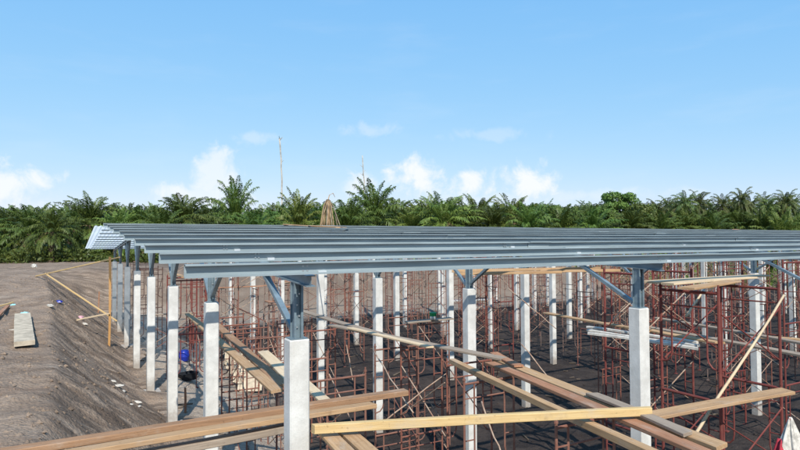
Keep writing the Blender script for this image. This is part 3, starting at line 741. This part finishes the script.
# sack over a post, lower right
p = at_d(786, 6.6, CAM_Z - 178 / FPX * 6.6); t = empty('cloth_sack', p); tag(t, 'white sack with red print hung over a post in the lower right corner', 'sack')
def sack_ring(rad, z, n=44, s=0): return [((rad * (1 + .30 * math.sin(3 * a + s) + .20 * math.sin(9 * a + 3 * s))) * math.cos(a), .75 * (rad * (1 + .14 * math.sin(4 * a + s))) * math.sin(a), z) for a in (2 * math.pi * k / n for k in range(n))]
b = MB(); b.quadstrip([sack_ring(r_, z, s=z * 2) for r_, z in ((.015, .03), (.03, 0), (.07, -.10), (.12, -.22), (.18, -.38), (.24, -.55), (.27, -.70), (.25, -.85))]); b.build('cloth', M['sack_white'], t, True)
d_ = Vector((-p.x, -p.y, 0)).normalized(); u_ = Vector((-d_.y, d_.x, 0))
b = MB(); rr_ = []
for r_, z in ((.115, -.20), (.14, -.26), (.175, -.36), (.215, -.47)):
    base = math.atan2(d_.y, d_.x); row = []
    for k in range(14):
        a_ = base - 1.25 + (.35 + 1.9 * abs(z)) * k / 13
        s = z * 2; rad = r_ * 1.06 + .012
        row.append(((rad * (1 + .30 * math.sin(3 * a_ + s) + .20 * math.sin(9 * a_ + 3 * s))) * math.cos(a_), .75 * (rad * (1 + .14 * math.sin(4 * a_ + s))) * math.sin(a_) , z))
    rr_.append(row)
b.quadstrip(rr_, close=False); o = b.build('red_print', M['sack_red'], t, True); sm = o.modifiers.new('thick', 'SOLIDIFY'); sm.thickness = .004
pole(p + Vector((.0, .0, -4.0)), p + Vector((0, 0, .02)), .022, 'maroon', 'dark red post under the white sack in the lower right corner', 'post', 'steel_post')

# ------------------------------------------------------------------ things lying on the roof
def on_roof(px, k):            # point on top of purlin k below photo column px
    y = PY0 + k * PSP; lo, hi = -5., 120.
    for _ in range(50):
        md = (lo + hi) / 2
        if project((md, y, roof_z(y) + PH))[0] < px: lo = md
        else: hi = md
    return Vector((lo, y, roof_z(y) + PH + .03))
plank(on_roof(285, 9), on_roof(338, 7), .2, .04, 'wood_tan', 'brown board lying across the upper purlins', 'plank')
plank(on_roof(312, 8), on_roof(345, 7), .2, .04, 'wood_grey', 'grey board lying beside the brown one on the upper purlins', 'plank')
a, c = on_roof(308, 8), on_roof(345, 5)
b = MB(); b.tube([a + (c - a) * t_ + Vector((0, 0, -.10 * math.sin(t_ * math.pi))) for t_ in np.linspace(0, 1, 9)] + [on_roof(348, 6)], .018, 5)
tag(b.build('power_cable', M['cable'], None, True), 'black cable drooping over the purlins by the boards', 'cable')
plank(on_roof(734, 9), on_roof(758, 10), .22, .05, 'wood_red', 'short dark board on the roof ridge at right', 'plank')
crumple(on_roof(744, 10), .35, .2, .18, 'cable', 'tool_bag', 'small dark bag on the roof ridge at right', 'bag', 41)
# ------------------------------------------------------------------ trees
def frond(b, origin, az_, el0, L_, bend, leafl, lw, stations, rr, droop=.35, rib=None):
    """arching pinnate frond: rib into rib mesh, leaflets into b"""
    pts = []; p = Vector(origin); e = el0; n = 9; st = L_ / n; h = Vector((math.cos(az_), math.sin(az_), 0)); side = Vector((-h.y, h.x, 0)); tw = rr.uniform(-.25, .25)
    for i in range(n + 1):
        pts.append(p.copy()); d = h * math.cos(e) + Vector((0, 0, math.sin(e))) + side * tw * .25 * i / n; p = p + d.normalized() * st; e -= bend / n * (.5 + i / n)
    if rib is not None: rib.tube(pts, [.045 * (1 - .85 * i / n) + .006 for i in range(n + 1)], 4, False)
    for s_ in range(stations):
        t = .16 + .84 * (s_ + rr.uniform(-.2, .2)) / stations; f = max(0, min(n - .001, t * n)); i = int(f); q = pts[i].lerp(pts[i + 1], f - i); d = (pts[i + 1] - pts[i]).normalized()
        upv = side.cross(d).normalized() * -1
        if upv.z < 0: upv = -upv
        ll = leafl * (math.sin(math.pi * min(1, .18 + .80 * t)) ** .6) * rr.uniform(.8, 1.15)
        for sg in (-1, 1):
            dr = (side * sg * rr.uniform(.75, 1.0) + d * rr.uniform(.45, .75) + upv * rr.uniform(-.1, .35)).normalized()
            m1 = q + dr * ll * .5; e1 = q + dr * ll + Vector((0, 0, -droop * ll * rr.uniform(.4, 1.3)))
            wv = dr.cross(upv).normalized() * lw
            k = len(b.v); b.v += [tuple(q), tuple(m1 + wv), tuple(e1), tuple(m1 - wv)]; b.f.append((k, k + 1, k + 2, k + 3))
def palm_variant(seed, kind):
    rr = random.Random(seed); lf, rb, tr = MB(), MB(), MB()
    if kind == 'oil':
        H = rr.uniform(2.6, 4.2)
        zs = np.linspace(-.4, H, 9); tr.tube([(.05 * math.sin(z), .04 * math.cos(1.3 * z), z) for z in zs], [.42 * rr.uniform(.85, 1.2) for _ in zs], 9)
        for k in range(46):                                    # stubs of cut fronds on the trunk
            a = k * 2.4; z = H * (.25 + .75 * k / 46); p0 = Vector((.36 * math.cos(a), .36 * math.sin(a), z)); tr.tube([p0, p0 + Vector((.26 * math.cos(a), .26 * math.sin(a), .3))], [.07, .03], 4)
        nf = 46
        for k in range(nf):
            t = k / nf; el = math.radians(84 - 96 * t ** .9 + rr.uniform(-9, 9)); a = k * 2.39996 + rr.uniform(-.3, .3)
            frond(lf, (.2 * math.cos(a), .2 * math.sin(a), H + .15 - .5 * t), a, el, rr.uniform(3.9, 5.1) * (.82 + .3 * min(1, t * 2)), math.radians(rr.uniform(48, 82)), .92, .055, 38, rr, .5, rb)
    else:
        H = rr.uniform(7.0, 9.0); lx, ly = rr.uniform(-1, 1), rr.uniform(-1, 1)
        zs = np.linspace(-.4, H, 10); tr.tube([(lx * (z / H) ** 2, ly * (z / H) ** 2, z) for z in zs], [.19 - .008 * i for i in range(10)], 8)
        for k in range(34):
            t = k / 34; el = math.radians(78 - 118 * t + rr.uniform(-8, 8)); a = k * 2.39996 + rr.uniform(-.3, .3)
            frond(lf, (lx + .1 * math.cos(a), ly + .1 * math.sin(a), H + .1), a, el, rr.uniform(3.0, 3.9), math.radians(rr.uniform(70, 110)), .75, .055, 30, rr, .6, rb)
        for k in range(7):
            a = k * .9; tr.tube([(lx + .25 * math.cos(a), ly + .25 * math.sin(a), H - .25), (lx + .3 * math.cos(a), ly + .3 * math.sin(a), H - .5)], [.12, .09], 6)
    dd = MB()
    for k in range(rr.randrange(2, 6) if kind == 'oil' else rr.randrange(1, 3)):
        a = rr.uniform(0, 6.28); top_ = (0, 0, H - .1) if kind == 'oil' else (lx, ly, H)
        frond(dd, top_, a, math.radians(rr.uniform(-25, 10)), rr.uniform(2.6, 3.8), math.radians(rr.uniform(60, 95)), .6, .04, 24, rr, .8, dd)
    return lf, rb, tr, dd
PAL = {}
def palm_meshes(seed, kind):
    lf, rb, tr, dd = palm_variant(seed, kind)
    leafm = {'oil': ('palm_leaf', 'palm_leaf', 'palm_leaf_light')[seed % 3], 'coco': 'coco_leaf'}[kind]
    # ribs join the crown mesh
    o = len(lf.v); lf.v += rb.v; lf.f += [tuple(i + o for i in f) for f in rb.f]
    return lf.mesh('crown', M[leafm]), tr.mesh('trunk', M['bark' if kind == 'oil' else 'bark_pale'], True), dd.mesh('dead_frond', M['dry_frond'])
PAL['oil'] = [palm_meshes(100 + s, 'oil') for s in range(9)]
PAL['coco'] = [palm_meshes(200 + s, 'coco') for s in range(6)]
R3 = random.Random(5)
def put_palm(kind, px, dist, label, group, sc=1.0, top_py=None, var=None):
    p = at_d(px, dist); g = hz(p.x, p.y)
    cm, tm, dm = PAL[kind][R3.randrange(len(PAL[kind])) if var is None else var]
    if top_py is not None:
        zmax = max(v.co.z for v in cm.vertices); sc = (CAM_Z + (242.5 - (px - 400) * .0049 * 1 - top_py) / FPX * dist - g) / zmax
    t = empty('oil_palm' if kind == 'oil' else 'coconut_palm', (p.x, p.y, g - .05), R3.uniform(0, 6.28)); xy = min(sc, 1.08) * R3.uniform(.72, .95) * (.82 if kind == 'coco' else 1)
    t.scale = (xy, xy, sc); tag(t, label, 'palm tree', group)
    link('trunk', tm, t); link('crown', cm, t)
    if dist < 92 or kind == 'coco': link('dead_frond', dm, t)
# front row: px, forward distance, top py
front = [(-22, 66, 206), (8, 74, 204), (32, 68, 200), (52, 61, 207), (70, 82, 205), (92, 76, 188), (118, 70, 207), (140, 78, 203), (160, 66, 208), (182, 72, 192), (208, 82, 200),
         (235, 80, 177), (256, 68, 206), (278, 78, 203), (298, 74, 187), (318, 82, 202), (348, 70, 197), (374, 76, 177), (396, 84, 196), (412, 76, 202), (428, 82, 193), (444, 74, 190), (462, 78, 201),
         (478, 86, 194), (494, 76, 200), (512, 82, 192), (528, 74, 202), (543, 84, 197), (560, 78, 203), (576, 86, 199), (592, 80, 204)]
for k, (px, d, ty) in enumerate(front):
    put_palm('oil', px, d, f'dark green oil palm, {ordn(k + 1)} from the left in the front row', 'oil palms behind the site', top_py=ty + R3.uniform(-2, 2))
for row, (d0, n, lo, hi) in enumerate(((92, 52, 199, 210), (106, 38, 200, 211), (120, 36, 202, 212))):
    for k in range(n):
        px = -40 + 880 * (k + R3.uniform(.1, .9)) / n
        put_palm('oil', px, d0 + R3.uniform(-5, 5), f'oil palm half hidden in the {("second", "third", "fourth")[row]} row of the plantation, {ordn(k + 1)} from left', f'oil palms of the {("second", "third", "fourth")[row]} row', top_py=R3.uniform(lo, hi) + (4 if px > 640 else 0))
coco = [(648, 106, 202), (657, 98, 198), (665, 104, 195), (673, 110, 200), (681, 100, 196), (688, 95, 191), (697, 102, 189), (706, 110, 198), (714, 104, 200), (723, 98, 193), (731, 108, 196), (739, 102, 197), (746, 97, 187), (753, 110, 195),
        (760, 103, 192), (767, 98, 195), (775, 108, 199), (782, 102, 194), (789, 98, 189), (797, 108, 193), (806, 102, 195), (816, 99, 190), (830, 105, 194)]
for k, (px, d, ty) in enumerate(coco):
    put_palm('coco', px, d, f'slender coconut palm, {ordn(k + 1)} from the left in the group at right', 'coconut palms at the right', top_py=ty)
def broadleaf(px, dist, top_py, width, label, seed):
    rr = random.Random(seed); p = at_d(px, dist); g = hz(p.x, p.y); Ht = CAM_Z + (242 - top_py) / FPX * dist - g
    t = empty('broadleaf_tree', (p.x, p.y, g - .05)); tag(t, label, 'tree', 'broadleaf trees behind the site')
    tr = MB(); tr.tube([(0, 0, -.3), (.1, .05, Ht * .3), (.2, -.1, Ht * .55), (.1, .1, Ht * .8)], [.3, .24, .15, .05], 8)
    cl_ = []
    for k in range(46):
        a = rr.uniform(0, 6.28); q = rr.random() ** .55; z = Ht * (.36 + .56 * rr.random() ** .8); f_ = z / Ht; wr = width * (.55 + .9 * f_ if f_ < .5 else 1.0 - 1.25 * (f_ - .5) ** 1.1)
        c = Vector((wr * q * math.cos(a), wr * q * math.sin(a), z)); cl_.append((c, rr.uniform(.55, 1.05) * width * .27))
        tr.tube([(.15 * rr.uniform(-1, 1), .1, Ht * rr.uniform(.25, .5)), c * .6 + Vector((0, 0, Ht * .15)), c], [.1, .06, .02], 5)
    tr.build('trunk', M['bark_pale'], t, True)
    lf = MB()
    for c, rad in cl_:
        for _ in range(300):
            v = Vector((rr.gauss(0, 1), rr.gauss(0, 1), rr.gauss(0, 1))).normalized() * rad * rr.uniform(.45, 1.08); v.z *= .72
            q = c + v; n_ = (v.normalized() + Vector((rr.uniform(-1, 1), rr.uniform(-1, 1), rr.uniform(-.3, 1)))).normalized(); u = n_.orthogonal().normalized(); s = rr.uniform(.12, .24); ww = n_.cross(u)
            k = len(lf.v); lf.v += [tuple(q - u * s), tuple(q + ww * s * .55), tuple(q + u * s), tuple(q - ww * s * .55)]; lf.f.append((k, k + 1, k + 2, k + 3))
    lf.build('crown', M['broad_leaf'], t)
for k, a in enumerate(((601, 92, 207, 3.6, 'rounded low broadleaf tree left of the tallest broadleaf tree', 1), (620, 96, 190, 3.9, 'tall broadleaf tree standing above its neighbours right of centre', 2), (641, 92, 203, 3.6, 'rounded broadleaf tree just right of the tallest broadleaf tree', 3),
                       (548, 98, 203, 4.0, 'dark broadleaf tree among the palms right of the middle', 4), (528, 106, 203, 3.6, 'pale broadleaf tree among the palms right of the middle', 5), (575, 100, 205, 3.4, 'broadleaf tree left of the low rounded tree', 6), (455, 96, 203, 3.2, 'small broadleaf tree among palms near the middle', 7))): broadleaf(*a)
# undergrowth and the far wood: one mass each
def leaf_mass(name, label, n, d0, d1, h0, h1, size, mk, seed, cat, prange=(-80, 900)):
    rs = np.random.RandomState(seed); b = MB()
    pxs = rs.uniform(*prange, n); ds = rs.uniform(d0, d1, n)
    lat = (pxs - 400) / FPX * ds; X = lat * math.cos(YAW) + ds * math.sin(YAW); Y = ds * math.cos(YAW) - lat * math.sin(YAW)
    hm = h0 + (h1 - h0) * (.5 + .5 * np.clip(2.2 * fbm(X * .16, Y * .16, seed), -1, 1)); Z = height(X, Y) + hm * rs.uniform(0, 1, n) ** .8
    nn = rs.normal(size=(n, 3)); nn[:, 2] = np.abs(nn[:, 2]); nn /= np.linalg.norm(nn, axis=1)[:, None]
    u = np.cross(nn, rs.normal(size=(n, 3))); u /= np.linalg.norm(u, axis=1)[:, None]; wv = np.cross(nn, u); s = (size * rs.uniform(.6, 1.4, n))[:, None]
    P = np.stack([X, Y, Z], -1); V = np.stack([P - u * s, P + wv * s * .5, P + u * s, P - wv * s * .5], 1).reshape(-1, 3)
    b.v = V.tolist(); b.f = np.arange(4 * n).reshape(-1, 4).tolist()
    tag(b.build(name, M[mk]), label, cat, None, 'stuff')
leaf_mass('undergrowth', 'low green scrub growing among the palm trunks', 52000, 70, 125, .6, 3.0, .22, 'palm_leaf_light', 61, 'undergrowth')
leaf_mass('bush_fringe', 'low bushy fringe along the far edge of the bank', 26000, 60, 76, .5, 2.6, .20, 'palm_leaf', 63, 'bushes', (-80, 330))
leaf_mass('far_wood', 'dark green mass of the plantation far behind', 60000, 128, 150, 5.0, 8.5, .40, 'palm_leaf', 62, 'wood')
# bare dead trunks and a dead palm
def dead_trunk(px, dist, top_py, r, label, seed):
    rr = random.Random(seed); p = at_d(px, dist); g = hz(p.x, p.y); Ht = CAM_Z + (242 - top_py) / FPX * dist - g; n = 16; b = MB()
    b.tube([(rr.uniform(-.10, .10) + .5 * math.sin(3 * i / n) , rr.uniform(-.08, .08), Ht * i / n - .2) for i in range(n + 1)], [r * (1.15 - .45 * i / n) * rr.uniform(.85, 1.15) for i in range(n + 1)], 8)
    t = empty('dead_tree', (p.x, p.y, g)); tag(t, label, 'dead tree'); b.build('trunk', M['dead_white'], t, True)
    for k in range(4):
        z = Ht * rr.uniform(.75, 1.0); a = rr.uniform(0, 6.28); b = MB(); b.tube([(.45 * math.sin(3 * z / Ht), 0, z - .2), (.45 * math.sin(3 * z / Ht) + .6 * math.cos(a), .6 * math.sin(a), z + .2)], [.06, .02], 5); b.build('broken_branch', M['dead_white'], t)
dead_trunk(279, 104, 136, .16, 'tall bare whitish dead trunk rising above the palms at left', 3)
dead_trunk(362, 110, 154, .13, 'shorter bare dead trunk rising near the middle', 4)
p = at_d(328, 66); g = hz(p.x, p.y); t = empty('dead_palm', (p.x, p.y, g)); tag(t, 'dead palm with brown dry fronds hanging like a tent', 'dead palm')
Ht = CAM_Z + (242 - 199) / FPX * 66 - g; rr = random.Random(9)
b = MB(); b.tube([(0, 0, -.3), (.05, 0, Ht * .5), (0, .05, Ht)], [.3, .26, .2], 8); b.build('trunk', M['bark'], t, True)
for k in range(22):
    a = k * 2.4; sp = rr.uniform(.3, 1.5); b = MB(); pts = [Vector((.12 * math.cos(a), .12 * math.sin(a), Ht - .1)), Vector((.5 * sp * math.cos(a), .5 * sp * math.sin(a), Ht - .5 - rr.uniform(0, .6))), Vector((1.0 * sp * math.cos(a), 1.0 * sp * math.sin(a), Ht - 3.0)), Vector((1.15 * sp * math.cos(a), 1.15 * sp * math.sin(a), Ht - rr.uniform(2.8, 5.6)))]
    b.tube([q + Vector((rr.uniform(-.15, .15), rr.uniform(-.15, .15), 0)) for q in pts], [.04, .05, .055, .02], 5); b.build('dry_frond', M[rr.choice(('dry_frond', 'dry_frond_grey'))], t)
b = MB(); b.tube([(0, 0, Ht - .1), (.2, .1, Ht + .5), (.7, .2, Ht + .75), (1.0, .3, Ht + .3)], [.06, .05, .05, .02], 5); b.build('dry_frond', M['dry_frond'], t)

# ------------------------------------------------------------------ clods and grit on the bank and the pit floor (one mass)
def clods():
    rs = np.random.RandomState(3); n = 16000; X = np.where(rs.rand(n) < .55, rs.uniform(-9, 3.5, n), rs.uniform(2.5, 26, n)); Y = 5 + 36 * rs.rand(n) ** 1.3; Z = height(X, Y)
    b = MB(); base = [(1, 0, 0), (-1, 0, 0), (0, 1, 0), (0, -1, 0), (0, 0, 1), (0, 0, -1)]; F = [(0, 2, 4), (2, 1, 4), (1, 3, 4), (3, 0, 4), (2, 0, 5), (1, 2, 5), (3, 1, 5), (0, 3, 5)]
    for i in range(n):
        s = .014 + .055 * rs.rand() ** 4.5; k = len(b.v); sc = s * rs.uniform(.6, 1.4, 3); a = rs.rand() * 6.28; ca, sa = math.cos(a), math.sin(a)
        for p in base: x_, y_ = p[0] * sc[0], p[1] * sc[1]; b.v.append((X[i] + x_ * ca - y_ * sa, Y[i] + x_ * sa + y_ * ca, Z[i] + p[2] * sc[2] * .7))
        b.f += [(k + f[0], k + f[1], k + f[2]) for f in F]
    tag(b.build('soil_clods', M['soil']), 'loose clods of earth scattered over the bank and pit floor', 'soil', None, 'stuff')
clods()
def site_debris():
    rs = np.random.RandomState(8); b = MB()
    for i in range(450):
        x, y = rs.uniform(2.6, 34), 7 + 34 * rs.rand() ** 1.2
        if x < 6 or rs.rand() < .7:
            z = float(height(x, y)); L_ = rs.uniform(.06, .55); a = rs.rand() * 6.28; d = Vector((math.cos(a), math.sin(a), rs.uniform(-.05, .15))) * L_; th = rs.uniform(.012, .045)
            b.bar(Vector((x, y, z + th / 2)), Vector((x, y, z + th / 2)) + d, rs.uniform(.02, .07), th)
    tag(b.build('site_debris', M['debris']), 'timber offcuts and chips littering the pit floor', 'debris', None, 'stuff')
site_debris()
